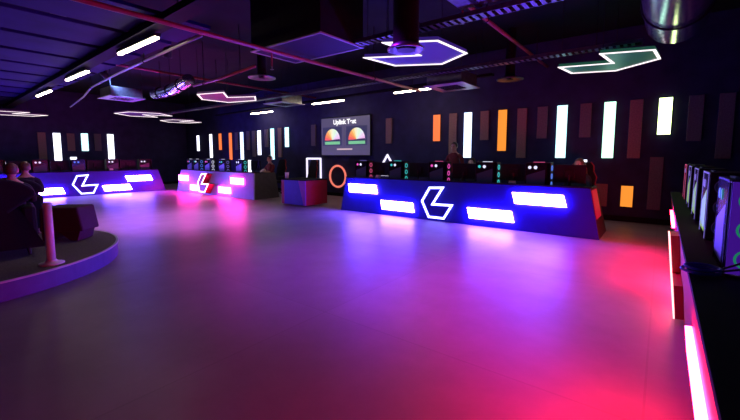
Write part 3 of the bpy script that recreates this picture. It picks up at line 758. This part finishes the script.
# ------------------------------------------------------------------ people
def person(loc, rot, label, pose='sit', shirt='cloth_black', hair='hair', long_hair=False, sc=1.0, crossed=False, headphones=False):
    o = empty('person', label, 'person', loc, rot)
    V = []; E_ = []; R = []
    def a(p, r, par=None):
        V.append(p); R.append(r)
        if par is not None: E_.append((par, len(V)-1))
        return len(V)-1
    H = 0 if pose == 'sit' else .42                       # standing: pelvis higher
    pel = a((0, 0, .56+H), (.15, .12)); be = a((0, .0, .72+H), (.145, .11), pel); ch = a((0, .01, .92+H), (.17, .12), be)
    nb = a((0, .0, 1.07+H), (.085, .075), ch); nk = a((0, .02, 1.15+H), (.055, .055), nb); hd = a((0, .03, 1.22+H), (.06, .065), nk)
    for s_ in (-1, 1):
        sh = a((s_*.185, 0, 1.02+H), (.062, .062), nb)
        if crossed:
            el = a((s_*.24, .14, .80+H), (.048, .048), sh); wr = a((s_*.02, .33, .86+H+.03*s_), (.034, .034), el); pl = a((-s_*.07, .335, .865+H+.03*s_), (.036, .02), wr); dr = Vector((-s_, .05, 0))
        elif pose == 'sit':
            el = a((s_*.25, .08, .78+H), (.048, .048), sh); wr = a((s_*.17, .31, .80+H), (.034, .034), el); pl = a((s_*.15, .40, .80+H), (.036, .02), wr); dr = Vector((0, 1, -.1))
        else:
            el = a((s_*.25, .0, .76+H), (.046, .046), sh); wr = a((s_*.26, .08, .53+H), (.033, .033), el); pl = a((s_*.26, .1, .44+H), (.02, .036), wr); dr = Vector((0, .1, -1))
        side = Vector((0, 0, 1)) if abs(dr.x) > .5 else Vector((1, 0, 0)) if pose == 'sit' else Vector((0, 1, 0))
        for f, ln in zip((-1.5, -.5, .5, 1.5), (.062, .075, .08, .068)):
            b0 = Vector(V[pl])+side*f*.018+dr*.035
            k1 = a(tuple(b0), (.010, .010), pl); k2 = a(tuple(b0+dr*ln*.55+Vector((0, 0, -.006))), (.009, .009), k1); a(tuple(b0+dr*ln+Vector((0, 0, -.022))), (.008, .008), k2)
        t1 = a(tuple(Vector(V[pl])-side*s_*.04+dr*.005), (.011, .011), pl); a(tuple(Vector(V[t1])+dr*.045-side*s_*.01), (.009, .009), t1)
        hp = a((s_*.09, .02, .53+H), (.09, .09), pel)
        if pose == 'sit':
            kn = a((s_*.12, .42, .53), (.066, .066), hp); an = a((s_*.12, .44, .10), (.042, .042), kn); a((s_*.13, .6, .045), (.045, .035), an)
        else:
            kn = a((s_*.10, .03, .50), (.064, .064), hp); an = a((s_*.10, 0, .10), (.042, .042), kn); a((s_*.11, .16, .045), (.045, .035), an)
    me = bpy.data.meshes.new('tmp'); me.from_pydata(V, E_, [])
    t = bpy.data.objects.new('tmp', me); COL.objects.link(t)
    md = t.modifiers.new('s', 'SKIN'); md.use_smooth_shade = True
    for i, sv in enumerate(me.skin_vertices[0].data): sv.radius = R[i]; sv.use_root = (i == 0)
    ss = t.modifiers.new('d', 'SUBSURF'); ss.levels = ss.render_levels = 1
    dg = bpy.context.evaluated_depsgraph_get(); ev = t.evaluated_get(dg)
    bmsh = bpy.data.meshes.new_from_object(ev)
    bpy.data.objects.remove(t); bpy.data.meshes.remove(me)
    mb = MB(); vs = [v.co.copy() for v in bmsh.vertices]; fs = [tuple(p.vertices) for p in bmsh.polygons]; bpy.data.meshes.remove(bmsh)
    mb.add(vs, fs)
    for i, f in enumerate(fs):
        c_ = sum((vs[k] for k in f), Vector())/len(f)
        z = c_.z-H if pose != 'sit' else c_.z
        arm = (c_.y > .2 and c_.z-H > .64) if pose == 'sit' else (abs(c_.x) > .2 and c_.z-H < .64)
        if z > 1.085 or arm: mi = 0
        elif c_.z < .085: mi = 3
        elif c_.z-H > .60: mi = 1
        else: mi = 2
        mb.mi[i] = mi
    hz = 1.275+H; hy = .035
    h0 = len(mb.v); mb.ell((0, hy, hz), (.078, .098, .118), 20, 14, 0)
    for i in range(h0, len(mb.v)):                       # jaw narrower than skull
        x, y_, z = mb.v[i]
        if z < hz: k_ = 1-.28*((hz-z)/.118); mb.v[i] = (x*k_, hy+(y_-hy)*(.92 if y_ < hy else .98), z)
    mb.ell((0, hy+.098, hz-.022), (.014, .022, .026), 10, 6, 0)
    for s_ in (-1, 1):
        mb.ell((s_*.078, hy-.005, hz-.005), (.012, .02, .032), 10, 6, 0)
        mb.ell((s_*.031, hy+.089, hz+.008), (.012, .008, .008), 10, 6, 4)
    mb.ell((0, hy+.088, hz-.065), (.026, .01, .007), 10, 6, 5)
    mb.build('body', ['skin', shirt, 'trouser', 'black', 'eye', 'lip'], o, smooth=True)
    hb = MB(); h0 = 0
    hb.ell((0, hy-.018, hz+.028), (.09, .104, .108), 20, 12)
    hb.v = [(x, y_ if y_ < hy+.055 or z > hz+.07 else hy+.055, max(z, hz-.05)) for x, y_, z in hb.v]
    if long_hair:
        hb.tube([(0, -.05, hz+.02), (0, -.085, hz-.1), (0, -.12, hz-.24), (0, -.125, hz-.36)], [.085, .10, .10, .05], 14)
        for s_ in (-1, 1): hb.tube([(s_*.075, .0, hz+.03), (s_*.095, .01, hz-.1), (s_*.11, .03, hz-.24), (s_*.10, .05, hz-.32)], [.03, .035, .03, .012], 10)
    hb.build('hair', hair, o, smooth=True)
    if headphones:
        m2 = MB(); m2.tube([(.1*math.cos(t_), hy-.02, hz+.03+.115*math.sin(t_)) for t_ in [PI*q/12 for q in range(13)]], .012, 8)
        for s_ in (-1, 1): m2.tube([(s_*.085, hy-.015, hz), (s_*.115, hy-.015, hz)], .036, 14)
        m2.build('headphones', 'white' if headphones == 'w' else 'redfab', o)
    return o
person((-11.42, 8.68, .06), PI, 'person in wine red top leaning with crossed arms at lavender desk end', shirt='cloth_red', crossed=True, headphones='w')
person((-3.64, 8.72, 0), PI, 'person facing out past a monitor in middle of blue desk', shirt='cloth_black', hair='hair')
person((-1.33, 8.72, 0), PI-.3, 'long-haired person seated at the red-lit end of blue desk', shirt='cloth_black', hair='hair_brown', long_hair=True)
person((-4.45, 9.45, 0), PI, 'person standing behind the blue desk by tall blue-white light bar', 'stand', 'cloth_red')
P5 = person((-6.72, .98, ZS), ang, 'spectator sitting in the nearest black lounge chair', shirt='cloth_black', hair='hair_brown')
P6 = person((-8.3, 1.38, ZS), ang, 'second spectator sitting deeper on the stage', shirt='cloth_black', hair='hair_brown')

P5.scale = P6.scale = (.82, .82, .82)

# ------------------------------------------------------------------ cables on the side counter
GC = 'headset cables over the side counter'
cb = empty('cable_coil', 'purple looped cable coil hooked on the side counter edge', 'cable', (.19, 2.55, .8465))
MB().torus((0, 0, .012), .075, .008, 'z', 32, 8).build('loop', 'violet', cb)
MB().torus((.008, .01, .028), .07, .007, 'z', 32, 8).build('loop', 'violet', cb)
for i, (dx, dy, lb) in enumerate(((.30, -.03, 'first'), (.32, .1, 'second'), (.34, .2, 'third'))):
    pts = [(.25, 2.56+.02*i, .853), (.25+dx*.3, 2.5+dy*.6, .87+.02*i), (.25+dx*.7, 2.5+dy, .84+.01*i), (.25+dx*1.2, 2.46+dy, .80), (.98, 2.4+dy, .788)]
    o = MB().tube(pts, .006, 8).build('headset_cable', 'conduit', smooth=True)
    tag(o, f'thin grey cable across the side counter top, {lb} from the viewer', 'cable', GC)

# ------------------------------------------------------------------ camera, world, colour
cam = bpy.data.cameras.new('camera'); co = bpy.data.objects.new('camera', cam); COL.objects.link(co)
cam.sensor_fit = 'HORIZONTAL'; cam.sensor_width = 36; cam.lens = 374/740*36
cam.shift_y = -18/740; cam.clip_start = .02; cam.clip_end = 100
co.location = (0, 0, 1.45); co.rotation_euler = (PI/2-math.atan(36/374), 0, math.radians(37.9))
scn.camera = co
w = bpy.data.worlds.new('night'); scn.world = w; w.use_nodes = True
w.node_tree.nodes['Background'].inputs[0].default_value = (.02, .02, .05, 1); w.node_tree.nodes['Background'].inputs[1].default_value = .05
scn.view_settings.view_transform = 'Standard'; scn.view_settings.look = 'None'
scn.view_settings.exposure = 0; scn.view_settings.gamma = 1; scn.view_settings.use_curve_mapping = False
scn.cycles.sample_clamp_indirect = 4
